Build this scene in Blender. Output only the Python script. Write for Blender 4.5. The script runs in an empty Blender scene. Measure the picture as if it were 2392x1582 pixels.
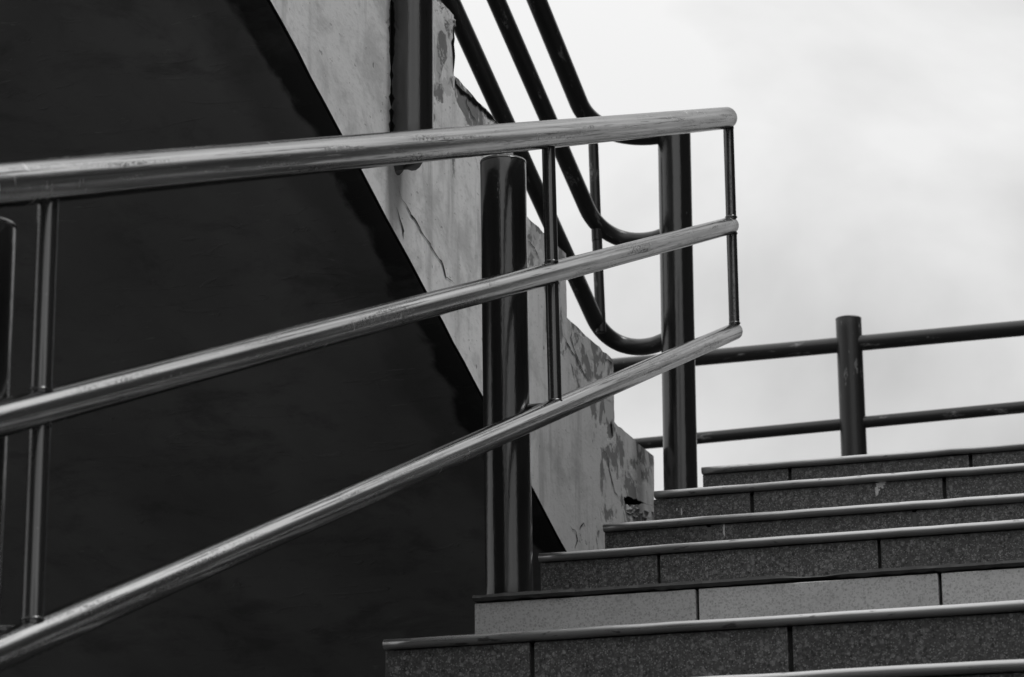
import bpy, bmesh, math, random
from mathutils import Vector, Matrix
from mathutils.geometry import tessellate_polygon

random.seed(7)
S = bpy.context.scene
COL = S.collection
EYE = 0.80                      # camera height above the pavement; levels below are given from the eye
R = math.radians

# ------------------------------------------------------------------ camera
PITCH, YAW, ROLL = R(15.5206), R(17.5559), R(-0.5019)
fw = Vector((-math.sin(YAW)*math.cos(PITCH), math.cos(YAW)*math.cos(PITCH), math.sin(PITCH)))
rt = Vector((math.cos(YAW), math.sin(YAW), 0))
up = rt.cross(fw)
r2 = rt*math.cos(ROLL) + up*math.sin(ROLL)
u2 = up*math.cos(ROLL) - rt*math.sin(ROLL)
cam = bpy.data.cameras.new('camera')
cam.lens = 100.225; cam.sensor_width = 36; cam.clip_start = 0.05; cam.clip_end = 6000
cam.dof.use_dof = True; cam.dof.focus_distance = 5.0; cam.dof.aperture_fstop = 14
co = bpy.data.objects.new('camera', cam); COL.objects.link(co)
m = Matrix((r2, u2, -fw)).transposed().to_4x4()
m.translation = (0, 0, EYE)
co.matrix_world = m
S.camera = co

# ------------------------------------------------------------------ world: bright overcast, monochrome like the photograph
SUN_EL, SUN_AZ = R(68), R(80)    # azimuth from +Y towards +X
w = bpy.data.worlds.new('World'); S.world = w; w.use_nodes = True
nt = w.node_tree; nt.nodes.clear()
def N(nt, t, **kw):
    n = nt.nodes.new(t)
    for k, v in kw.items():
        if k == 'inp':
            for a, b in v.items(): n.inputs[a].default_value = b
        else: setattr(n, k, v)
    return n
def L(nt, a, b): nt.links.new(a, b)
wo = N(nt, 'ShaderNodeOutputWorld'); bg = N(nt, 'ShaderNodeBackground', inp={'Strength': 0.1})
sky = N(nt, 'ShaderNodeTexSky', sky_type='NISHITA', sun_disc=False, sun_elevation=SUN_EL, sun_rotation=SUN_AZ)
bw = N(nt, 'ShaderNodeRGBToBW'); L(nt, sky.outputs[0], bw.inputs[0])
tc = N(nt, 'ShaderNodeTexCoord')
mp = N(nt, 'ShaderNodeMapping', inp={'Scale': (2.6, 2.6, 4.0), 'Location': (1.7, 0.35, 0.4)}); L(nt, tc.outputs['Generated'], mp.inputs[0])
n1 = N(nt, 'ShaderNodeTexNoise', inp={'Scale': 1.6, 'Detail': 7, 'Roughness': 0.5, 'Distortion': 0.5}); L(nt, mp.outputs[0], n1.inputs['Vector'])
rp = N(nt, 'ShaderNodeMapRange', inp={'From Min': 0.38, 'From Max': 0.60, 'To Min': 5.5, 'To Max': 7.9}); L(nt, n1.outputs[0], rp.inputs[0])
mx = N(nt, 'ShaderNodeMix', data_type='FLOAT', inp={'Factor': 0.9}); L(nt, bw.outputs[0], mx.inputs[2]); L(nt, rp.outputs[0], mx.inputs[3])
# an overcast sky is brighter overhead than at the horizon
sp0 = N(nt, 'ShaderNodeSeparateXYZ'); L(nt, tc.outputs['Generated'], sp0.inputs[0])
ov = N(nt, 'ShaderNodeMapRange', inp={'From Min': 0.0, 'From Max': 1.0, 'To Min': 0.74, 'To Max': 2.05}); L(nt, sp0.outputs[2], ov.inputs[0])
ml = N(nt, 'ShaderNodeMath', operation='MULTIPLY'); L(nt, mx.outputs[0], ml.inputs[0]); L(nt, ov.outputs[0], ml.inputs[1])
L(nt, ml.outputs[0], bg.inputs['Color']); L(nt, bg.outputs[0], wo.inputs[0])

sl = bpy.data.lights.new('sun', 'SUN'); sl.energy = 1.4; sl.angle = R(14); sl.color = (1, 1, 1)
so = bpy.data.objects.new('sun', sl); COL.objects.link(so)
sd = Vector((math.sin(SUN_AZ)*math.cos(SUN_EL), math.cos(SUN_AZ)*math.cos(SUN_EL), math.sin(SUN_EL)))
so.rotation_euler = sd.to_track_quat('Z', 'Y').to_euler(); so.location = (6, 4, 12)

vs = S.view_settings
vs.view_transform = 'Standard'; vs.look = 'None'; vs.exposure = 0; vs.gamma = 1; vs.use_curve_mapping = False

# ------------------------------------------------------------------ helpers
def link(o, parent=None):
    COL.objects.link(o)
    if parent: o.parent = parent
    return o
def mesh_obj(name, verts, faces, mat, parent=None, smooth=False, attr=None):
    me = bpy.data.meshes.new(name)
    me.from_pydata([tuple(v) for v in verts], [], faces); me.update()
    me.materials.append(mat)
    if smooth:
        for p in me.polygons: p.use_smooth = True
    if attr:
        a = me.attributes.new('tube_co', 'FLOAT_VECTOR', 'POINT')
        a.data.foreach_set('vector', [c for v in attr for c in v])
    return link(bpy.data.objects.new(name, me), parent)
def thing(name, label, cat, loc=(0, 0, 0), group=None):
    o = bpy.data.objects.new(name, None); o.location = loc; link(o)
    o['label'] = label; o['category'] = cat
    if group: o['group'] = group
    return o
def box_vf(x0, x1, y0, y1, z0, z1, bev=0.0):
    if bev <= 0:
        v = [(x0,y0,z0),(x1,y0,z0),(x1,y1,z0),(x0,y1,z0),(x0,y0,z1),(x1,y0,z1),(x1,y1,z1),(x0,y1,z1)]
        return v, [(0,3,2,1),(4,5,6,7),(0,1,5,4),(1,2,6,5),(2,3,7,6),(3,0,4,7)]
    bm = bmesh.new()
    bv = [bm.verts.new(c) for c in box_vf(x0,x1,y0,y1,z0,z1)[0]]
    for f in box_vf(0,1,0,1,0,1)[1]: bm.faces.new([bv[i] for i in f])
    bmesh.ops.bevel(bm, geom=list(bm.edges), offset=bev, segments=2, profile=0.5, affect='EDGES')
    bm.verts.index_update()
    v = [tuple(q.co) for q in bm.verts]; f = [[q.index for q in fa.verts] for fa in bm.faces]; bm.free()
    return v, f
def prism(pts, axis, a, b):
    """closed outline pts (u,v) extruded along axis from a to b; axis 0: (u,v)=(y,z), axis 2: (u,v)=(x,y)"""
    area = sum(pts[i][0]*pts[(i+1) % len(pts)][1] - pts[(i+1) % len(pts)][0]*pts[i][1] for i in range(len(pts)))
    if area < 0: pts = pts[::-1]
    n = len(pts)
    mk = (lambda p, t: (t, p[0], p[1])) if axis == 0 else (lambda p, t: (p[0], p[1], t))
    hi, lo = max(a, b), min(a, b)
    v = [mk(p, hi) for p in pts] + [mk(p, lo) for p in pts]
    tri = tessellate_polygon([[Vector((p[0], p[1], 0)) for p in pts]])
    f = []
    for t in tri:
        t = list(t)
        ar = (pts[t[1]][0]-pts[t[0]][0])*(pts[t[2]][1]-pts[t[0]][1]) - (pts[t[2]][0]-pts[t[0]][0])*(pts[t[1]][1]-pts[t[0]][1])
        if ar < 0: t = t[::-1]
        f.append(tuple(t)); f.append(tuple(i+n for i in t[::-1]))
    for i in range(n):
        j = (i+1) % n
        f.append((i, i+n, j+n, j))
    return v, f
def tube(path, rad, seg=28, cap='flat', start=0.0):
    """round tube along path (list of Vector), with flat or domed ends; returns verts, faces, (s, c, s) attribute"""
    path = [Vector(p) for p in path]; n = len(path)
    T = []
    for i in range(n):
        a = path[max(i-1, 0)]; b = path[min(i+1, n-1)]; T.append((b-a).normalized())
    ref = Vector((1, 0, 0)) if abs(T[0].x) < 0.8 else Vector((0, 0, 1))
    u = (ref - T[0]*ref.dot(T[0])).normalized()
    rings = []; s = start
    def ring(c, t, u, r, s): rings.append((c, t, u.copy(), r, s))
    prof = []
    if cap == 'dome': prof = [(-0.62*rad, 0.30), (-0.55*rad, 0.62), (-0.38*rad, 0.85), (-0.18*rad, 0.96)]
    elif cap == 'flat': prof = [(-0.0005, 0.93), (0.0, 0.985)]
    for o_, q in prof: ring(path[0]+T[0]*o_, T[0], u, rad*q, s+o_)
    for i in range(n):
        if i:
            s += (path[i]-path[i-1]).length
            u = (u - T[i]*u.dot(T[i])).normalized()
        off = 0.0
        if cap == 'flat' and i == 0: off = 0.0025
        if cap == 'flat' and i == n-1: off = -0.0025
        ring(path[i]+T[i]*off, T[i], u, rad, s)
    for o_, q in prof[::-1]: ring(path[-1]-T[-1]*o_, T[-1], u, rad*q, s-o_)
    V, A, F = [], [], []
    for c, t, uu, r, ss in rings:
        b = t.cross(uu)
        for k in range(seg):
            an = 2*math.pi*k/seg
            V.append(c + (uu*math.cos(an)+b*math.sin(an))*r); A.append((ss, math.cos(an)*rad, math.sin(an)*rad))
    for i in range(len(rings)-1):
        for k in range(seg):
            k2 = (k+1) % seg
            F.append((i*seg+k, i*seg+k2, (i+1)*seg+k2, (i+1)*seg+k))
    F.append(tuple(range(seg))[::-1]); F.append(tuple((len(rings)-1)*seg+k for k in range(seg)))
    return V, F, A
def tube_obj(name, path, rad, mat, parent, cap='flat', seg=28, start=0.0, sub=0):
    path = [Vector(p) for p in path]
    if sub:
        q = [path[0]]
        for a, b in zip(path, path[1:]):
            q += [a.lerp(b, (i+1)/sub) for i in range(sub)]
        path = q
    V, F, A = tube(path, rad, seg, cap, start)
    P = parent.location if parent and parent.parent is None else Vector((0, 0, 0))
    return mesh_obj(name, [v-P for v in V], F, mat, parent, True, A)

# ------------------------------------------------------------------ materials
def mat_new(name, rough=0.6, spec=0.5):
    m = bpy.data.materials.new(name); m.use_nodes = True
    nt = m.node_tree; b = nt.nodes['Principled BSDF']
    b.inputs['Roughness'].default_value = rough
    b.inputs['Specular IOR Level'].default_value = spec
    return m, nt, b
def grey(v): return (v, v, v, 1)
def ramp(nt, src, stops, interp='LINEAR'):
    r = N(nt, 'ShaderNodeValToRGB'); r.color_ramp.interpolation = interp
    e = r.color_ramp.elements
    while len(e) < len(stops): e.new(0.5)
    for q, (p, c) in zip(e, stops): q.position = p; q.color = grey(c)
    L(nt, src, r.inputs[0]); return r.outputs[0]
def noise(nt, vec, scale, detail=4, rough=0.55, dist=0.0):
    n = N(nt, 'ShaderNodeTexNoise', inp={'Scale': scale, 'Detail': detail, 'Roughness': rough, 'Distortion': dist})
    L(nt, vec, n.inputs['Vector']); return n.outputs[0]
def mapping(nt, vec, scale=(1, 1, 1), loc=(0, 0, 0)):
    n = N(nt, 'ShaderNodeMapping', inp={'Scale': scale, 'Location': loc}); L(nt, vec, n.inputs[0]); return n.outputs[0]
def math_(nt, op, a, b=None, clamp=False):
    n = N(nt, 'ShaderNodeMath', operation=op, use_clamp=clamp)
    for i, q in enumerate((a, b)):
        if q is None: continue
        if isinstance(q, (int, float)): n.inputs[i].default_value = q
        else: L(nt, q, n.inputs[i])
    return n.outputs[0]
def mixc(nt, fac, a, b, mode='MIX'):
    n = N(nt, 'ShaderNodeMix', data_type='RGBA', blend_type=mode)
    for i, q in ((0, fac), (6, a), (7, b)):
        if isinstance(q, (int, float)): n.inputs[i].default_value = q if i == 0 else grey(q)
        else: L(nt, q, n.inputs[i])
    return n.outputs[2]
def bump(nt, b, h, strength=0.3, dist=0.002):
    n = N(nt, 'ShaderNodeBump', inp={'Strength': strength, 'Distance': dist}); L(nt, h, n.inputs['Height']); L(nt, n.outputs[0], b.inputs['Normal'])
def smooth(nt, x, lo, hi):
    n = N(nt, 'ShaderNodeMapRange', interpolation_type='SMOOTHSTEP', inp={'From Min': lo, 'From Max': hi}); L(nt, x, n.inputs[0]); return n.outputs[0]

def paint(name, base, rough, seed=0.0, chip=0.70, flake=0.22, streak=70, bstr=0.25, kf=0.22):
    """old glossy oil paint on steel pipe: streaks along the pipe, sags, small chips"""
    m, nt, b = mat_new(name, rough, 0.5)
    at = N(nt, 'ShaderNodeAttribute', attribute_name='tube_co').outputs['Vector']
    long_ = mapping(nt, at, (1.3, streak, streak), (seed, 0, 0))
    st = noise(nt, long_, 1.0, 5, 0.6)
    mid = noise(nt, mapping(nt, at, (9, 40, 40), (seed+3, 0, 0)), 1.0, 4, 0.6)
    fine = noise(nt, mapping(nt, at, (110, 190, 190), (seed, 5, 0)), 1.0, 3, 0.65)
    big = noise(nt, mapping(nt, at, (3.2, 14, 14), (seed+9, 2, 0)), 1.0, 3, 0.5)
    c0 = mixc(nt, st, base*0.55, base*1.6)
    chips = math_(nt, 'MULTIPLY', smooth(nt, mid, chip-0.10, chip-0.04), smooth(nt, fine, 0.42, 0.55))
    col = mixc(nt, chips, c0, flake)
    dark = smooth(nt, noise(nt, mapping(nt, at, (26, 120, 120), (seed+20, 0, 0)), 1.0, 3, 0.6), 0.66, 0.72)
    col = mixc(nt, math_(nt, 'MULTIPLY', dark, 0.8), col, base*0.3)
    L(nt, col, b.inputs['Base Color'])
    rg = math_(nt, 'ADD', math_(nt, 'MULTIPLY', st, 0.22), rough-0.08)
    rg = math_(nt, 'ADD', rg, math_(nt, 'MULTIPLY', chips, 0.35), True)
    L(nt, rg, b.inputs['Roughness'])
    h = math_(nt, 'ADD', math_(nt, 'MULTIPLY', st, 0.5), math_(nt, 'ADD', math_(nt, 'MULTIPLY', mid, 0.5+kf), math_(nt, 'MULTIPLY', fine, kf)))
    h = math_(nt, 'ADD', h, math_(nt, 'MULTIPLY', big, 1.2))
    h = math_(nt, 'SUBTRACT', h, math_(nt, 'MULTIPLY', chips, 0.3))
    bump(nt, b, h, bstr, 0.0022)
    return m
def steel(name, base, rough, seed=0.0, metal=1.0):
    """old steel pipe: dull sheen, long scratches, dirt specks and a few dents"""
    m, nt, b = mat_new(name, rough, 0.5)
    b.inputs['Metallic'].default_value = metal
    b.inputs['Specular Tint'].default_value = grey(0.44)
    at = N(nt, 'ShaderNodeAttribute', attribute_name='tube_co').outputs['Vector']
    st = noise(nt, mapping(nt, at, (1.1, 120, 120), (seed, 0, 0)), 1.0, 5, 0.62)
    st2 = noise(nt, mapping(nt, at, (4.0, 330, 330), (seed+5, 0, 0)), 1.0, 3, 0.6)
    big = noise(nt, mapping(nt, at, (2.4, 16, 16), (seed+9, 2, 0)), 1.0, 3, 0.5)
    mid = noise(nt, mapping(nt, at, (3.5, 85, 85), (seed+3, 0, 0)), 1.0, 4, 0.65)
    fine = noise(nt, mapping(nt, at, (190, 330, 330), (seed, 5, 0)), 1.0, 3, 0.65)
    c = mixc(nt, ramp(nt, st, [(0.3, 0.0), (0.7, 1.0)]), base*0.55, base*1.25)
    line = smooth(nt, st2, 0.60, 0.66)
    c = mixc(nt, math_(nt, 'MULTIPLY', line, 0.75), c, base*0.15)
    dirt = math_(nt, 'MULTIPLY', smooth(nt, mid, 0.50, 0.68), smooth(nt, fine, 0.45, 0.58))
    c = mixc(nt, math_(nt, 'MULTIPLY', dirt, 0.8), c, base*0.22)
    scr = noise(nt, mapping(nt, at, (95, 22, 22), (seed+31, 1, 0)), 1.0, 2, 0.5)
    scz = noise(nt, mapping(nt, at, (3.0, 18, 18), (seed+50, 1, 0)), 1.0, 2, 0.5)
    scr = math_(nt, 'MULTIPLY', smooth(nt, scr, 0.66, 0.70), smooth(nt, scz, 0.52, 0.62))
    c = mixc(nt, math_(nt, 'MULTIPLY', scr, 0.7), c, min(0.85, base*1.7))
    L(nt, c, b.inputs['Base Color'])
    rg = math_(nt, 'ADD', math_(nt, 'ADD', math_(nt, 'MULTIPLY', st, 0.16), rough-0.06), math_(nt, 'MULTIPLY', scr, 0.25))
    L(nt, math_(nt, 'ADD', rg, math_(nt, 'MULTIPLY', dirt, 0.25), True), b.inputs['Roughness'])
    h = math_(nt, 'ADD', math_(nt, 'MULTIPLY', st, 0.5), math_(nt, 'ADD', math_(nt, 'MULTIPLY', mid, 0.3), math_(nt, 'MULTIPLY', fine, 0.12)))
    h = math_(nt, 'ADD', h, math_(nt, 'MULTIPLY', big, 1.3))
    h = math_(nt, 'SUBTRACT', h, math_(nt, 'MULTIPLY', line, 0.25))
    bump(nt, b, h, 0.20, 0.0014)
    return m
M_RAIL = steel('worn_steel_rail', 0.66, 0.13)
M_BAL = steel('dull_steel_rod', 0.17, 0.20, 40.0, 0.9)
M_POST = paint('black_post_paint', 0.012, 0.14, 11.0, 0.78, 0.10, 60, 0.32, 0.28)
M_POST.node_tree.nodes['Principled BSDF'].inputs['Specular IOR Level'].default_value = 1.0
M_FAR = paint('grey_rail_paint', 0.028, 0.30, 23.0, 0.70, 0.24)

def plaster():
    m, nt, b = mat_new('stained_plaster', 0.85, 0.25)
    ob = N(nt, 'ShaderNodeTexCoord').outputs['Object']
    sp = N(nt, 'ShaderNodeSeparateXYZ'); L(nt, ob, sp.inputs[0]); y, z = sp.outputs[1], sp.outputs[2]
    big = noise(nt, mapping(nt, ob, (1, 1.1, 2.5)), 2.2, 5, 0.6)
    fine = noise(nt, mapping(nt, ob, (1, 1, 2.0)), 60, 4, 0.6)
    c = ramp(nt, big, [(0.25, 0.66), (0.5, 0.80), (0.8, 0.84)])
    c = mixc(nt, math_(nt, 'MULTIPLY', smooth(nt, fine, 0.52, 0.70), 0.30), c, 0.40)
    # soft run-off streaks
    st = noise(nt, mapping(nt, ob, (1, 9, 1.3)), 1.6, 5, 0.6, 0.4)
    c = mixc(nt, math_(nt, 'MULTIPLY', smooth(nt, st, 0.52, 0.70), 0.5), c, 0.28)
    # broad damp mottling
    mo = noise(nt, mapping(nt, ob, (1, 2.6, 3.4), (0, 2, 7)), 2.4, 6, 0.68, 0.4)
    c = mixc(nt, math_(nt, 'MULTIPLY', smooth(nt, mo, 0.47, 0.66), 0.5), c, 0.36)
    mo2 = noise(nt, mapping(nt, ob, (1, 3.0, 10.0), (0, 6, 3)), 2.6, 6, 0.7, 0.3)
    c = mixc(nt, math_(nt, 'MULTIPLY', smooth(nt, mo2, 0.54, 0.66), 0.30), c, 0.78)
    # small dark drips and pits
    dr = noise(nt, mapping(nt, ob, (1, 16, 11), (3, 1, 2)), 1.5, 3, 0.55)
    c = mixc(nt, math_(nt, 'MULTIPLY', smooth(nt, dr, 0.69, 0.73), 0.75), c, 0.10)
    # peeling coats along the stepped edge and at the foot: hard-edged patches
    edge = math_(nt, 'SUBTRACT', math_(nt, 'MULTIPLY', math_(nt, 'SUBTRACT', z, 2.80), 1.0), math_(nt, 'MULTIPLY', math_(nt, 'SUBTRACT', y, 5.06), -0.366))
    near = smooth(nt, edge, -0.34, 0.02)
    foot = smooth(nt, y, 5.5, 6.3)
    area = math_(nt, 'MAXIMUM', near, math_(nt, 'MULTIPLY', foot, 0.88))
    pe = noise(nt, mapping(nt, ob, (1, 4.0, 4.4), (0, 4, 1)), 2.3, 5, 0.62, 0.5)
    th = math_(nt, 'SUBTRACT', 0.74, math_(nt, 'MULTIPLY', area, 0.27))
    pm = smooth(nt, math_(nt, 'SUBTRACT', pe, th), -0.01, 0.05)
    # dark run below the hole where the post is set
    dx = math_(nt, 'ABSOLUTE', math_(nt, 'SUBTRACT', y, 4.72))
    run = math_(nt, 'MULTIPLY', math_(nt, 'SUBTRACT', 1.0, smooth(nt, dx, 0.01, 0.11)), math_(nt, 'MULTIPLY', smooth(nt, z, 2.30, 2.52), math_(nt, 'SUBTRACT', 1.0, smooth(nt, z, 2.56, 2.66))))
    c = mixc(nt, math_(nt, 'MULTIPLY', run, 0.6), c, 0.12)
    # darker towards the foot of the flight, broken up by noise
    foot_dark = math_(nt, 'MULTIPLY', smooth(nt, y, 5.15, 5.95), math_(nt, 'ADD', 0.35, math_(nt, 'MULTIPLY', big, 0.75)), True)
    c = mixc(nt, math_(nt, 'MULTIPLY', foot_dark, 0.64), c, 0.17)
    c = mixc(nt, math_(nt, 'MULTIPLY', pm, 0.85), c, 0.12)
    pe2 = noise(nt, mapping(nt, ob, (1, 5.0, 5.0), (0, 9, 6)), 2.6, 5, 0.62, 0.5)
    pm2 = smooth(nt, math_(nt, 'SUBTRACT', pe2, math_(nt, 'ADD', th, 0.04)), 0.0, 0.02)
    c = mixc(nt, math_(nt, 'MULTIPLY', pm2, 0.75), c, 0.50)
    sp2 = noise(nt, mapping(nt, ob, (1, 9, 22), (5, 0, 0)), 4.0, 3, 0.6)
    c = mixc(nt, math_(nt, 'MULTIPLY', smooth(nt, sp2, 0.66, 0.72), 0.55), c, 0.14)
    L(nt, c, b.inputs['Base Color'])
    h = math_(nt, 'ADD', math_(nt, 'MULTIPLY', fine, 0.5), math_(nt, 'SUBTRACT', big, math_(nt, 'MULTIPLY', pm, 0.8)))
    bump(nt, b, h, 0.35, 0.003)
    return m
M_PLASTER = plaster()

def concrete(name, v, sc=9):
    m, nt, b = mat_new(name, 0.9, 0.2)
    ob = N(nt, 'ShaderNodeTexCoord').outputs['Object']
    a = noise(nt, ob, sc, 6, 0.65); f = noise(nt, ob, sc*14, 3, 0.6)
    L(nt, ramp(nt, a, [(0.25, v*0.65), (0.75, v*1.3)]), b.inputs['Base Color'])
    bump(nt, b, math_(nt, 'ADD', a, math_(nt, 'MULTIPLY', f, 0.4)), 0.5, 0.004)
    return m
M_CORE = concrete('bare_concrete', 0.14)
M_DARKCORE = concrete('broken_mortar', 0.025, 25)
M_SHARD = concrete('broken_plaster_edge', 0.42, 40)
M_ASPHALT = concrete('asphalt', 0.05, 30)
M_FLOOR = concrete('landing_terrazzo', 0.04, 40)
M_GROUT = concrete('pale_grout', 0.16, 30)
M_DGROUT = concrete('dark_grout', 0.05, 30)
M_CRACK, _, _b = mat_new('crack_dark', 1.0, 0.0); _b.inputs['Base Color'].default_value = grey(0.012)
M_CRACKL, _, _b = mat_new('hairline_crack', 1.0, 0.0); _b.inputs['Base Color'].default_value = grey(0.05)
M_DROP = concrete('white_dropping', 0.72, 120)

def soffit_mat():
    m, nt, b = mat_new('dark_soffit_paint', 0.62, 0.3)
    ob = N(nt, 'ShaderNodeTexCoord').outputs['Object']
    sp = N(nt, 'ShaderNodeSeparateXYZ'); L(nt, ob, sp.inputs[0]); x = sp.outputs[0]
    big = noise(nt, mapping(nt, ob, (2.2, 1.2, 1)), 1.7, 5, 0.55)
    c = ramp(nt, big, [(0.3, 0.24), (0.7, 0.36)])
    # black damp stain along the drip edge, ragged boundary, paler second tide line
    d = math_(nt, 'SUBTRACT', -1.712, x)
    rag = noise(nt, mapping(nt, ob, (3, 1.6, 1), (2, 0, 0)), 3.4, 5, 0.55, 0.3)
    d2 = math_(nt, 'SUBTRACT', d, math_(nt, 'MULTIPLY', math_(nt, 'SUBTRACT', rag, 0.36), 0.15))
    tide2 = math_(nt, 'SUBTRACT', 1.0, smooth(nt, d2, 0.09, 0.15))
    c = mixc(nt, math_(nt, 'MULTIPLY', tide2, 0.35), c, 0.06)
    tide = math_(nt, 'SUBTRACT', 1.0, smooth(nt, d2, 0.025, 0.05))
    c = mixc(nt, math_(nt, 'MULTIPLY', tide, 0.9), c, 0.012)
    L(nt, c, b.inputs['Base Color'])
    sc_ = noise(nt, mapping(nt, ob, (6, 30, 1), (4, 2, 0)), 2.0, 4, 0.65, 0.8)
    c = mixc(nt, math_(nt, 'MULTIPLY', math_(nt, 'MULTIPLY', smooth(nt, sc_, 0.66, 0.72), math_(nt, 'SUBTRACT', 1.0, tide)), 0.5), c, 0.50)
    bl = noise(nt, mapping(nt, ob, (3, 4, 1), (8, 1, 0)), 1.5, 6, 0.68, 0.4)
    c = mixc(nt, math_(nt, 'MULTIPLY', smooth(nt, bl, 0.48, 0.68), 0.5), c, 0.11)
    L(nt, c, b.inputs['Base Color'])
    tr = noise(nt, mapping(nt, ob, (4, 14, 1)), 2.0, 5, 0.6, 1.2)
    ri = noise(nt, ob, 45, 3, 0.6)
    h = math_(nt, 'ADD', math_(nt, 'MULTIPLY', smooth(nt, tr, 0.60, 0.68), 1.0), math_(nt, 'ADD', math_(nt, 'MULTIPLY', big, 2.0), math_(nt, 'MULTIPLY', ri, 0.15)))
    bump(nt, b, h, 0.40, 0.004)
    return m
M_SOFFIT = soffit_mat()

def terrazzo(name, base, light, dark, rough=0.42, la=0.66, sc=95):
    m, nt, b = mat_new(name, rough, 0.4)
    tcn = N(nt, 'ShaderNodeTexCoord'); oi = N(nt, 'ShaderNodeObjectInfo')
    add = N(nt, 'ShaderNodeVectorMath', operation='ADD'); L(nt, tcn.outputs['Object'], add.inputs[0])
    cmb = N(nt, 'ShaderNodeCombineXYZ'); L(nt, math_(nt, 'MULTIPLY', oi.outputs['Random'], 37.0), cmb.inputs[0]); L(nt, math_(nt, 'MULTIPLY', oi.outputs['Random'], 11.0), cmb.inputs[2]); L(nt, cmb.outputs[0], add.inputs[1])
    ob = add.outputs[0]
    mott = noise(nt, ob, 9, 4, 0.6)
    c = mixc(nt, mott, base*0.78, base*1.22)
    wob = N(nt, 'ShaderNodeTexNoise', inp={'Scale': sc*1.1, 'Detail': 2}); L(nt, ob, wob.inputs['Vector'])
    wv = N(nt, 'ShaderNodeVectorMath', operation='MULTIPLY_ADD'); L(nt, wob.outputs['Color'], wv.inputs[0]); wv.inputs[1].default_value = (.9/sc,)*3; L(nt, ob, wv.inputs[2])
    for s_, tone, lo, sd_, amt in ((sc, dark, 0.45, 13, .8), (sc*0.7, light, la, 0, .75), (sc*1.5, light*0.7, la-0.1, 7, .8), (sc*1.7, dark, 0.5, 5, .7), (sc*2.3, light, la+.05, 3, .9)):
        dv = N(nt, 'ShaderNodeTexVoronoi', feature='F1', inp={'Scale': s_, 'Randomness': 1.0})
        L(nt, mapping(nt, wv.outputs[0], (1, 1, 1), (sd_, sd_*0.3, sd_*0.7)), dv.inputs['Vector'])
        pick = N(nt, 'ShaderNodeSeparateColor'); L(nt, dv.outputs['Color'], pick.inputs[0])
        chip = math_(nt, 'MULTIPLY', math_(nt, 'GREATER_THAN', pick.outputs[0], lo), math_(nt, 'SUBTRACT', 1.0, smooth(nt, dv.outputs['Distance'], 0.30, 0.62)))
        chip = math_(nt, 'MULTIPLY', math_(nt, 'MULTIPLY', chip, pick.outputs[1]), amt)
        c = mixc(nt, chip, c, tone)
    dirt = noise(nt, mapping(nt, ob, (1, 1, 3), (1, 0, 0)), 6, 5, 0.65)
    c = mixc(nt, math_(nt, 'MULTIPLY', smooth(nt, dirt, 0.50, 0.75), 0.35), c, base*0.5)
    hue = N(nt, 'ShaderNodeHueSaturation'); L(nt, c, hue.inputs['Color']); L(nt, math_(nt, 'ADD', 0.86, math_(nt, 'MULTIPLY', oi.outputs['Random'], 0.28)), hue.inputs['Value'])
    L(nt, hue.outputs[0], b.inputs['Base Color'])
    bump(nt, b, noise(nt, ob, 150, 3, 0.6), 0.12, 0.001)
    return m
M_TILE = terrazzo('dark_terrazzo', 0.088, 0.38, 0.022, .42, .60, 165)
M_PALE = terrazzo('pale_terrazzo', 0.60, 0.68, 0.28, 0.55, 0.80, 200)

def nosing_mat(name, v, rough, metal=0.0):
    m, nt, b = mat_new(name, rough, 0.5)
    ob = N(nt, 'ShaderNodeTexCoord').outputs['Object']
    a = noise(nt, mapping(nt, ob, (3, 60, 60)), 1.0, 4, 0.6); f = noise(nt, mapping(nt, ob, (25, 90, 90)), 1.0, 3, 0.6)
    L(nt, mixc(nt, smooth(nt, f, 0.62, 0.70), mixc(nt, a, v*0.7, v*1.4), v*0.4), b.inputs['Base Color'])
    L(nt, math_(nt, 'ADD', math_(nt, 'MULTIPLY', a, 0.3), rough-0.15), b.inputs['Roughness'])
    bump(nt, b, math_(nt, 'ADD', a, math_(nt, 'MULTIPLY', f, 0.5)), 0.15, 0.001)
    b.inputs['Metallic'].default_value = metal
    return m
M_NOSE = nosing_mat('worn_nosing_strip', 0.44, 0.32, 0.85)
M_NOSE_BROKEN = nosing_mat('broken_nosing_strip', 0.050, 0.7)

# ------------------------------------------------------------------ ground
g = mesh_obj('ground', [(-900, -900, 0), (900, -900, 0), (900, 900, 0), (-900, 900, 0)], [(0, 1, 2, 3)], M_ASPHALT)
g['kind'] = 'structure'

# ------------------------------------------------------------------ lower staircase
XR = 0.55                                     # right edge of the flight
NOSE = [(3.701, .5845, -1.50), (4.0832, .7296, -1.505), (4.4707, .865, -1.489), (4.8553, 1.0075, -1.490),
        (5.2458, 1.1381, -1.478), (5.6292, 1.2826, -1.474), (6.0173, 1.4171, -1.466)]
GO, RI = 0.386, 0.1388
steps = [(3.701-GO*k, .5845-RI*k, -1.50 - random.uniform(-.006, .006)) for k in range(9, 0, -1) if .5845-RI*k+EYE > 0.06] + NOSE
stair = thing('lower_staircase', 'lower flight of dark terrazzo stairs with one pale replaced riser, rising to the right', 'staircase', (0, 0, 0))
tile_cache = {}
def tile_mesh(wd, ht, mat):
    key = (round(wd, 3), round(ht, 3), mat.name)
    if key not in tile_cache:
        v, f = box_vf(-wd/2, wd/2, 0, .014, 0, ht, .0016)
        me = bpy.data.meshes.new('riser_tile'); me.from_pydata(v, [], f); me.materials.append(mat); tile_cache[key] = me
    return tile_cache[key]
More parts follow.
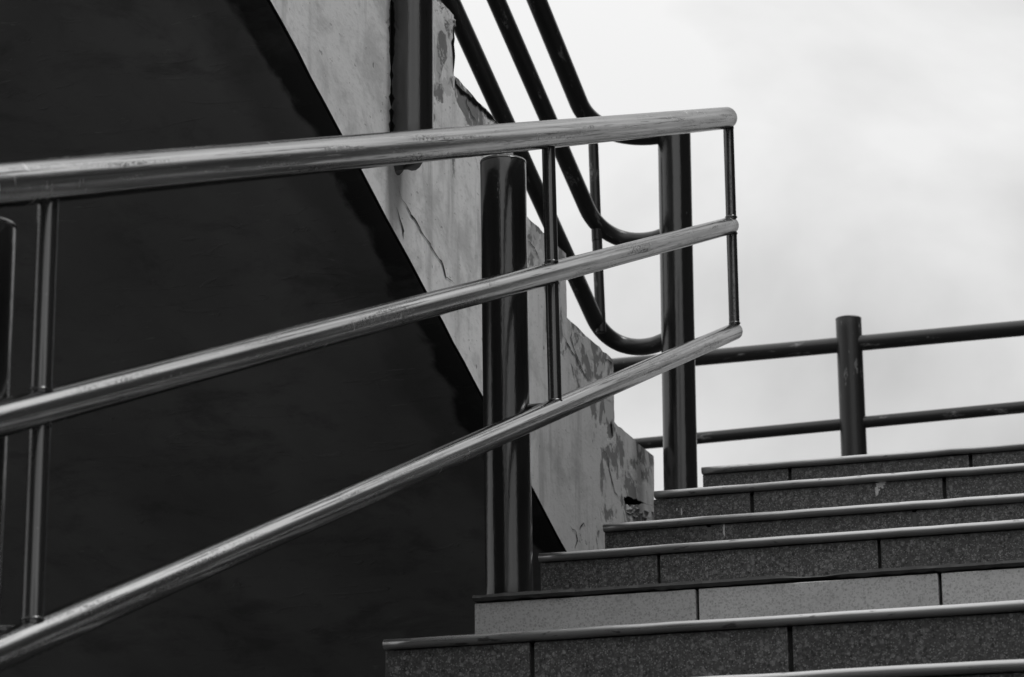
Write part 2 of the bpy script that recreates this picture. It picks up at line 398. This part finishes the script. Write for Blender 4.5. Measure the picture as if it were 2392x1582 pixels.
def bullnose(name, x0, x1, y, z, mat, parent, rad=.0078, depth=.05):
    prof = []
    for i in range(11):
        a = math.pi*1.5 - math.pi*i/10
        prof.append((y+rad+rad*math.cos(a), z-rad+rad*math.sin(a)))
    prof += [(y+depth, z), (y+depth, z-2*rad)]
    n = len(prof); nx = 40
    V, F = [], []
    for i in range(nx+1):
        x = x0+(x1-x0)*i/nx; dy = random.gauss(0, .0005); dz = random.gauss(0, .0004)
        for (py, pz) in prof: V.append((x, py+dy, pz+dz))
    for i in range(nx):
        for k in range(n):
            k2 = (k+1) % n
            F.append((i*n+k, (i+1)*n+k, (i+1)*n+k2, i*n+k2))
    F.append(tuple(range(n))); F.append(tuple(nx*n+k for k in range(n))[::-1])
    o = mesh_obj(name, V, F, mat, parent)
    for i, p in enumerate(o.data.polygons): p.use_smooth = i < nx*n
    return o
def broken_nosing(x0, x1, y, z, mat, parent):
    """thin worn strip with its rounded front gone, ragged lower edge and a missing bite"""
    V, F = [], []; nx = 150
    for i in range(nx+1):
        t = i/nx; x = x0+(x1-x0)*t
        bite = math.exp(-((x+.915)/.030)**2)*0.012 + math.exp(-((x+.885)/.018)**2)*0.004
        fr = .004 + random.gauss(0, .0010) + bite*0.9 + (.0035 if x > -1.315 else 0.0)
        lo = .0105 + random.gauss(0, .0008) - bite*0.55
        tp = random.gauss(0, .0006) - bite*0.35
        for (py, pz) in ((y+fr+.003, z-lo), (y+fr, z-.006), (y+fr+.002, z-.001+tp), (y+.05, z), (y+.05, z-.0105)): V.append((x, py, pz))
    for i in range(nx):
        for k in range(5):
            k2 = (k+1) % 5
            F.append((i*5+k, i*5+k2, (i+1)*5+k2, (i+1)*5+k))
    F.append((4, 3, 2, 1, 0)); F.append(tuple(nx*5+k for k in range(5)))
    return mesh_obj('nosing', V, F, mat, parent)
step_objs = {}
for i, (y, z, xl) in enumerate(steps):
    k = i-(len(steps)-7)                      # 0..6 are the steps A..G in view
    zt = z+EYE
    zb = steps[i-1][1]+EYE if i else 0.0
    yb = steps[i+1][0] if i+1 < len(steps) else y+.36
    v, f = box_vf(xl+.008, XR, y+.026, yb+.06, zb-.05 if i else 0.002, zt-.022)
    st = mesh_obj('step', v, f, M_DGROUT, stair); step_objs[k] = st
    if k == 2: st['label'] = 'step with pale grey replaced riser tiles and a broken nosing'
    v, f = box_vf(xl+.006, XR, y+.045, yb+.035, zt-.024, zt-.0015)
    mesh_obj('tread', v, f, M_FLOOR, st)
    if k == 2: broken_nosing(xl, XR, y, zt, M_NOSE_BROKEN, st)
    else: bullnose('nosing', xl, XR, y, zt, M_NOSE, st)
    mat = M_PALE if k == 2 else M_TILE
    first = -1.105 if k == 2 else -1.269
    gap = .0055 if k in (2, 3) else .0075
    xs_ = [xl+(.0 if k != 5 else -.004)]; x = first
    while x < XR-.05: xs_.append(x); x += .3985
    xs_.append(XR)
    for a, b in zip(xs_, xs_[1:]):
        a2 = a + (gap/2 if a != xs_[0] else 0); b2 = b - (gap/2 if b != xs_[-1] else 0)
        ht = (zt-(.0165 if k != 2 else .0135)) - (zb+.0005)
        t = bpy.data.objects.new('riser_tile', tile_mesh(b2-a2, ht, mat)); link(t, st)
        t.location = ((a2+b2)/2, y+.0135+random.gauss(0, .0004), zb+.0005)
    if k == 4:                                # pale grout in this course
        for x in xs_[1:-1]:
            v, f = box_vf(x-gap/2-.0006, x+gap/2+.0006, y+.0150, y+.027, zb+.002, zt-.020)
            mesh_obj('grout', v, f, M_GROUT, st)

# ------------------------------------------------------------------ landing
land = thing('landing', 'concrete landing at the top of the lower stairs', 'landing', (0, 0, 0))
LZ = NOSE[6][1]+EYE
v, f = prism([(XR, 6.10), (XR, 8.62), (-3.75, 8.62), (-3.75, 6.62), (-1.705, 6.62), (-1.652, 6.60), (-1.652, 6.37), (-1.475, 6.37), (-1.475, 6.10)], 2, LZ-.40, LZ-.004)
mesh_obj('slab', v, f, M_FLOOR, land)
v, f = box_vf(-3.70, .5, 7.2, 8.5, 0.001, LZ-.41)  # unseen wall added under the landing to keep back light off the soffit
mesh_obj('light_block_wall', v, f, M_CORE, land)

# ------------------------------------------------------------------ upper staircase
XS, XL2 = -1.7106, -3.70
ups = thing('upper_staircase', 'upper flight of stairs with cracked plaster side and dark underside, rising to the left', 'staircase', (0, 0, 0))
corner = [(6.54, 1.420, 1.5755), (6.188, 1.582, 1.727), (5.81, 1.7306, 1.876), (5.429, 1.872, 2.022), (5.039, 2.020, 2.150)]
yy, zz = corner[-1][0], corner[-1][2]
while yy > 1.2:
    yy -= GO; z0 = zz; zz += RI*1.02; corner.append((yy, z0, zz))
SOF = lambda y: 1.1992 - .3642*(y-5.7639)     # underside of the flight
yend = corner[-1][0]-.3
def rough_line(a, b, step=.02, jit=.0015):
    a = Vector(a); b = Vector(b); n = max(1, int((b-a).length/step)); nrm = Vector((-(b-a).y, (b-a).x)).normalized()
    return [tuple(a.lerp(b, i/n) + (nrm*random.gauss(0, jit) if i else Vector((0, 0)))) for i in range(n)]
# structural body, set back behind the plaster coat
out = [(6.544, 1.0)]
for (y, zb_, zt_) in corner: out += [(y+.004, zb_-.006), (y+.004, zt_-.006)]
out += [(yend, corner[-1][2]-.006), (yend, SOF(yend)+.012), (6.544, SOF(6.544)+.012)]
v, f = prism([(a, b+EYE) for a, b in out], 0, XS-.034, XL2+.01)
mesh_obj('flight_body', v, f, M_DARKCORE, ups)
# plaster coat on the side: ragged outline, a bite at the foot, a slot for the post
sk = []
lip = [(6.5345, 1.4500, .0005), (6.515, 1.4475, .0006), (6.475, 1.4420, .0008), (6.44, 1.4375, .002), (6.41, 1.431, .010), (6.392, 1.4235, .016), (6.37, 1.421, .022), (6.345, 1.4105, .029), (6.33, 1.4125, .026), (6.31, 1.4035, .038), (6.285, 1.4045, .030), (6.27, 1.398, .030), (6.258, 1.410, .012)]
bite = [(y_, z_+g_*.62) for y_, z_, g_ in lip] + [(y_, z_) for y_, z_, g_ in lip[::-1]]
sk += [(6.545, 1.15), (6.534, 1.36)] + rough_line((6.534, 1.36), (6.5345, 1.445), .02, .0012)[1:] + [(a, b) for a, b in bite[::-1]]
sk += rough_line((6.534, 1.462), (6.545, 1.5755), .016, .0014)
for i in range(len(corner)-1):
    y, zb_, zt_ = corner[i]; y2, zb2, zt2 = corner[i+1]
    lo = (y2, (zt_+zb2)/2)
    sk += rough_line((y, zt_), lo, .028, .0016)
    nxt = (y2, zt2)
    # slot that holds the post, cut down from the tread edge
    sk += rough_line(lo, nxt, .016, .0018)
    if abs((y2+y2-GO)/2 - 4.74) < .2:
        top_r, top_l = 4.835, 4.669
        zt_s = zt2
        sk += rough_line((y2, zt2), (top_r, zt_s), .028, .0016)
        r_ = [(top_r, zt_s-.07*j + 0) for j in range(0, 5)]
        sk += [(top_r + random.gauss(0, .004), q) for _, q in r_]
        sk += [(4.862, 1.786), (4.835, 1.762), (4.815, 1.750), (4.79, 1.7405), (4.768, 1.736), (4.748, 1.729), (4.735, 1.718), (4.722, 1.710), (4.71, 1.706), (4.700, 1.708), (4.692, 1.718)]
        q = 1.728
        while q < zt_s-.01:
            sk.append((top_l + random.gauss(0, .0035) + .003*math.sin(q*31), q)); q += .009
        sk.append((top_l, zt_s))
        corner[i+1] = (top_l-.001, zb2, zt_s)
sk += [(corner[-1][0], corner[-1][2]), (yend, corner[-1][2]), (yend, SOF(yend)+.004)]
n = 90
for j in range(n+1):
    y = yend + (6.545-yend)*j/n
    sk.append((y, SOF(y)+.004 + abs(random.gauss(0, .0022))))
clean = []
for p in sk:
    if not clean or (abs(p[0]-clean[-1][0])+abs(p[1]-clean[-1][1])) > 1e-4: clean.append(p)
v, f = prism([(a, b+EYE) for a, b in clean], 0, XS, XS-.033)
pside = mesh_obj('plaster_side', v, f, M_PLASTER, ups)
pside.data.materials.append(M_DARKCORE)       # broken edges show the mortar
for p in pside.data.polygons:
    if abs(p.normal.x) < .5: p.material_index = 1
# underside
ys0, ys1 = yend, 6.62
nx, ny = 24, 60
V, F = [], []
for j in range(ny+1):
    y = ys0+(ys1-ys0)*j/ny
    for i in range(nx+1):
        x = (XS-.006) + (XL2-(XS-.006))*i/nx
        V.append((x, y, SOF(y)+EYE + (random.gauss(0, .0012) if 0 < i < nx else random.gauss(0, .0009))))
for j in range(ny):
    for i in range(nx):
        a = j*(nx+1)+i
        F.append((a, a+1, a+nx+2, a+nx+1))
nb = len(V); V += [(x_, y_, z_+.011) for x_, y_, z_ in V[:]]
F += [tuple(q+nb for q in f_[::-1]) for f_ in F[:]]
for j in range(ny):
    a = j*(nx+1); F.append((a, a+nx+1, a+nx+1+nb, a+nb)); a += nx; F.append((a, a+nb, a+nx+1+nb, a+nx+1))
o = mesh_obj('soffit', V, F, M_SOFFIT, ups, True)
# cracks and shards on the plaster side
def crack(pts, wid, mat=M_CRACK, jit=.003, name='crack'):
    P = []
    for a, b in zip(pts, pts[1:]):
        n = max(2, int((Vector(b)-Vector(a)).length/.012))
        P += [Vector(a).lerp(Vector(b), i/n) + Vector((random.gauss(0, jit), random.gauss(0, jit*.5))) for i in range(n)]
    P.append(Vector(pts[-1]))
    V, F = [], []; m_ = len(P)
    for i, p in enumerate(P):
        d = (P[min(i+1, m_-1)]-P[max(i-1, 0)]).normalized(); nn = Vector((-d.y*2.4, d.x))
        tp = min(1, 4*i/m_+.15, 4*(m_-1-i)/m_+.1)
        ww = wid*tp*random.uniform(.5, 1.4)/2
        for sg in (1, -1):
            q = p+nn*ww*sg
            V.append((XS+.0012, q.x, q.y+EYE))
    for i in range(m_-1): F.append((2*i, 2*i+1, 2*i+3, 2*i+2))
    return mesh_obj(name, V, F, mat, ups)
def onface(px, py, x0=XS):
    d = fw + r2*((px-1196)/6659.3957) - u2*((py-791)/6659.3957)
    d = d*(x0/d.x); return (d.y, d.z)
crack([onface(*q) for q in ((930, 440), (945, 478), (972, 520), (990, 552), (1003, 568), (1014, 590), (1035, 620), (1040, 645), (1060, 664))], .0032, M_CRACKL)
crack([onface(*q) for q in ((926, 486), (934, 515), (941, 540), (942, 560))], .0032, M_CRACKL)
crack([onface(*q) for q in ((1061, 183), (1064, 200), (1075, 211), (1090, 222), (1110, 240), (1130, 258), (1148, 278), (1163, 290))], .011)
crack([onface(*q) for q in ((1088, 226), (1090, 245), (1101, 270), (1115, 292))], .0028, M_CRACKL)
crack([onface(*q) for q in ((1058, 55), (1058.5, 90), (1057.5, 130), (1058, 170))], .006)
crack([onface(*q) for q in ((1232, 562), (1248, 582), (1262, 612))], .0028, M_CRACKL)
crack([onface(*q) for q in ((1333, 762), (1334, 790), (1340, 815), (1348, 838), (1360, 865), (1372, 890))], .0026, M_CRACKL)
crack([onface(*q) for q in ((1312, 780), (1330, 812), (1348, 845), (1366, 880))], .0032, M_CRACKL)
crack([onface(*q) for q in ((1426, 985), (1428, 1000), (1430, 1020))], .010)
crack([onface(*q) for q in ((1405, 1040), (1418, 1070), (1424, 1105), (1436, 1150), (1448, 1170))], .0026, M_CRACKL)
crack([onface(*q) for q in ((1332, 1230), (1345, 1243), (1347, 1262), (1342, 1280))], .0026, M_CRACKL)
crack([onface(*q) for q in ((1352, 1238), (1362, 1222), (1366, 1232))], .0028, M_CRACKL)
crack([onface(*q) for q in ((1410, 838), (1425, 845), (1433, 856))], .0032, M_CRACKL)
# loose lump left on the stepped corner, and broken bits in the bite
def lump(c, rx, ry, rz, name='plaster_lump'):
    bm = bmesh.new(); bmesh.ops.create_icosphere(bm, subdivisions=2, radius=1)
    for q in bm.verts:
        k_ = 1+random.uniform(-.18, .18)
        q.co = Vector((q.co.x*rx*k_+c[0], q.co.y*ry*k_+c[1], q.co.z*rz*k_+c[2]))
    me = bpy.data.meshes.new(name); bm.to_mesh(me); bm.free(); me.materials.append(M_SHARD)
    return link(bpy.data.objects.new(name, me), ups)
lump((XS-.012, 5.043, 2.138+EYE), .014, .020, .012)
for q in [(random.uniform(1453, 1480), random.uniform(1188, 1210)) for _ in range(14)] + [(random.uniform(1485, 1515), random.uniform(1196, 1212)) for _ in range(5)]:
    a, b = onface(*q, XS-.012); lump((XS-.007, a, b+EYE), .011, random.uniform(.010, .03), random.uniform(.002, .005))

# ------------------------------------------------------------------ railing of the lower flight
SL = .365
XRAIL = -1.3396
low = thing('lower_railing', 'thick glossy pipe railing with three rails running up the lower stairs', 'railing', (0, 0, 0))
def rail_z(i, y): return (.9414+SL*(y-2.4933), .6984+SL*(y-2.5138), .4636+SL*(y-2.5336))[i]
ends = (5.835, 5.842, 5.850)
for i, (rad, nm) in enumerate(((.0245, 'top_rail'), (.0190, 'middle_rail'), (.0185, 'bottom_rail'))):
    p0 = Vector((XRAIL, .95, rail_z(i, .95)+EYE)); p1 = Vector((XRAIL, ends[i]-.012, rail_z(i, ends[i]-.012)+EYE))
    tube_obj(nm, [p0, p1], rad, M_RAIL, low, 'dome', 36, i*5.0, sub=24)
for y, lean in ((2.601, .0), (4.462, .022), (5.840, .0)):
    for a, b in ((0, 1), (1, 2)):
        za, zb_ = rail_z(a, y)+EYE-.012, rail_z(b, y)+EYE+.012
        dy = lean*(1 if a == 0 else 0)
        tube_obj('baluster', [(XRAIL, y-lean*(.5 if a == 0 else -.0), za), (XRAIL, y+lean*(.0 if a == 0 else .5), zb_)], .0115, M_BAL, low, 'flat', 20, y, sub=6)
    for b in (1, 2):                          # weld beads at the joints
        for sgn, a_ in ((1, b), (-1, b-1)):
            zc = rail_z(a_, y)+EYE + sgn*(.0185 if a_ else .0235)
            yo = lean*(-.5 if a_ == 0 else (.5 if a_ == 2 else 0))
            bm = bmesh.new(); bmesh.ops.create_uvsphere(bm, u_segments=14, v_segments=8, radius=1)
            for q in bm.verts:
                kk = 1+random.uniform(-.08, .08); q.co = Vector((q.co.x*.0128*kk+XRAIL, q.co.y*.0132*kk+y+yo, q.co.z*.0050*kk+zc))
            me = bpy.data.meshes.new('weld'); bm.to_mesh(me); bm.free(); me.materials.append(M_BAL)
            for p in me.polygons: p.use_smooth = True
            link(bpy.data.objects.new('weld', me), low)
def post(x, y, z0, z1, rad, parent, mat=M_POST, x0=None, y0=None, seed=0.0):
    o = tube_obj('post', [(x if x0 is None else x0, y if y0 is None else y0, z0), (x, y, z1)], rad, mat, parent, 'flat', 40, seed, sub=30)
    # cap plate closing the pipe, a hair wider than the pipe itself
    V, F, A = tube([(x, y, z1-.0015), (x, y, z1+.0035)], rad+.0006, 40, 'flat')
    mesh_obj('cap', [Vector(q)-parent.location for q in V], F, mat, o, True, A)
    return o
post(-1.4469, 4.53, .865+EYE-.005, 1.6405+EYE, .0405, low, seed=1.0, x0=-1.4416)
post(-1.4440, 2.644, .18+EYE-.15, .951+EYE, .0405, low, seed=5.0)
for (px, py) in ((-1.445, 4.53), (-1.444, 2.644)):     # short stubs that tie the rails to the posts
    for i in (1, 2):
        zz_ = rail_z(i, py)+EYE
        tube_obj('bracket', [(px+.03, py, zz_), (XRAIL-.012, py, zz_)], .008, M_POST, low, 'flat', 12)

# ------------------------------------------------------------------ railing of the upper flight
upr = thing('upper_railing', 'dark pipe railing of the upper stairs curving level to a stout black post', 'railing', (0, 0, 0))
K = 1.06; XU = -1.71*K
PN = (-1.609, 6.42)                            # newel at the turn
zend = [2.0762*6.42/5.69+.012, 1.8487*6.42/5.69+.010, 1.6076*6.42/5.69+.020]
anch = [(5.9708*K, 2.2574*K), (5.6854*K, 2.1492*K), (5.3735*K, 2.0357*K)]
anch0 = [(5.6214*K, 2.4084*K), (5.3271*K, 2.2942*K), (5.0117*K, 2.1718*K)]
for i, nm in enumerate(('top_rail', 'middle_rail', 'bottom_rail')):
    (y1, z1), (y0, z0) = anch[i], anch0[i]
    s_ = (z1-z0)/(y1-y0)*.5 + (-.385)*.5 + (.008, .015, 0)[i]
    zc = zend[i]; yc = y1+(zc-z1)/s_          # corner where the slope meets the level
    C = Vector((XU, yc, zc+EYE)); d0 = Vector((0, -1, -s_)).normalized(); d1 = Vector((1, (PN[1]-yc)/(PN[0]-XU), 0)).normalized()
    A_, B_ = C+d0*(.15, .18, .17)[i], C+d1*.158
    path = [C+d0*(2.6-.0*i)]
    path += [path[0].lerp(A_, j/12) for j in range(1, 12)]
    for j in range(17):
        t = j/16
        path.append(A_*(1-t)**3 + (A_.lerp(C, .60))*3*t*(1-t)**2 + (B_.lerp(C, .60))*3*t*t*(1-t) + B_*t**3)
    path.append(Vector((PN[0]-.02, PN[1], zc+EYE)))
    tube_obj(nm, path, (.0232, .0205, .0205)[i], M_FAR, upr, 'flat', 28, 10+i*4)
yb_ = 6.395
tube_obj('baluster', [(XU+.004, yb_, 2.34+EYE), (XU+.008, yb_+.003, 2.09+EYE)], .0125, M_FAR, upr, 'flat', 18, 3.0, sub=4)
tube_obj('baluster', [(XU+.008, yb_+.003, 2.12+EYE), (XU+.012, yb_+.012, 1.86+EYE)], .0125, M_FAR, upr, 'flat', 18, 4.0, sub=4)
post(PN[0], PN[1], LZ-.006, 2.372+EYE, .0405, upr, seed=9.0, x0=PN[0]-.006)
post(-1.678, 4.700, 1.752+EYE, 2.99+EYE, .0405, upr, seed=13.0)

# ------------------------------------------------------------------ guard rail at the back of the landing
YF = 8.5
far = thing('landing_railing', 'straight dark guard rail at the back of the landing against the sky', 'railing', (0, 0, 0))
kf = YF/8.1
for nm, zl, zr, rad in (('top_rail', 2.2434, 2.247, .0245), ('middle_rail', 1.9953, 2.0129, .0185), ('bottom_rail', 1.76, 1.765, .0185)):
    xa, xb = -1.961*kf, -1.3613*kf
    sl_ = (zr-zl)*kf/(xb-xa)*.5
    f_ = lambda x: zl*kf + sl_*(x-xa)
    tube_obj(nm, [(-3.70, YF, f_(-3.70)+EYE), (.50, YF, f_(.5)+EYE)], rad, M_FAR, far, 'flat', 24, 30+zl, sub=24)
for x in (-3.66, -1.5098*kf, .46):
    post(x, YF, LZ-.006, 2.3203*kf+EYE, .0402, far, M_FAR, seed=x+20)

# ------------------------------------------------------------------ droppings on the risers
def splash(k, px, py, wpx, hpx, seed, name='bird_dropping'):
    y = NOSE[k][0]+.0125
    d = fw + r2*((px-1196)/6659.3957) - u2*((py-791)/6659.3957); d = d*(y/d.y)
    sc = d.dot(fw)/6659.3957
    rnd = random.Random(seed); V = [(d.x, y-.0012, d.z+EYE)]; n = 22
    for i in range(n):
        a = 2*math.pi*i/n; r_ = rnd.uniform(.55, 1.15)
        V.append((d.x+math.cos(a)*wpx*sc*r_/2, y, d.z+EYE+math.sin(a)*hpx*sc*r_/2))
    mesh_obj(name, V, [(0, 1+i, 1+(i+1) % n) for i in range(n)], M_DROP, step_objs[k])
splash(5, 2058, 1131, 26, 20, 1); splash(5, 2049, 1146, 13, 24, 2)
splash(4, 1691, 1237, 6, 38, 3); splash(5, 1592, 1195, 5, 17, 4); splash(5, 1581, 1191, 3, 8, 5)

# ------------------------------------------------------------------ the block across the yard, mirrored in the pipes
M_FACADE = concrete('dark_render', 0.03, 3)
M_GLASS, _, _b = mat_new('window_glass', 0.08, 0.5); _b.inputs['Base Color'].default_value = grey(0.02)
M_FRAME, _, _b = mat_new('window_frame_paint', 0.5, 0.4); _b.inputs['Base Color'].default_value = grey(0.12)
def block(label, org, axis, length, height, depth, bays, floors):
    """plain rendered block, its front facing -x (axis 'y') or +y (axis 'x')"""
    t = thing('apartment_block', label, 'building', org, 'blocks around the yard')
    if axis == 'x': t.rotation_euler.z = -math.pi/2
    def part(name, x0, x1, y0, y1, z0, z1, mat, parent=None):
        v, f = box_vf(x0, x1, y0, y1, z0, z1); return mesh_obj(name, v, f, mat, parent or t)
    part('wall', 0, depth, 0, length, 0.002, height, M_FACADE)
    part('parapet', -.15, depth+.15, -.15, length+.15, height+.002, height+.5, M_FACADE)
    wm = None; pitch = length/bays
    for fl in range(floors):
        for j in range(bays):
            y = pitch*(j+.5); z = 1.0+fl*height/floors
            if wm is None:
                wm = part('window', -.06, .05, y-.9, y+.9, z, z+1.6, M_FRAME); y_0, z_0 = y, z
                gm = part('pane', -.075, -.05, y-.82, y+.82, z+.08, z+1.52, M_GLASS, wm)
            else:
                q = wm.copy(); link(q, t); q.location = (0, y-y_0, z-z_0)
                c = gm.copy(); link(c, q)
block('long dark five storey block across the yard to the right of the stairs', (7.5, -1.0, 0), 'y', 36.0, 15.0, 10.0, 9, 5)
block('dark three storey block across the yard behind the viewer', (-26.0, -9.0, 0), 'x', 24.0, 10.0, 9.0, 6, 3)
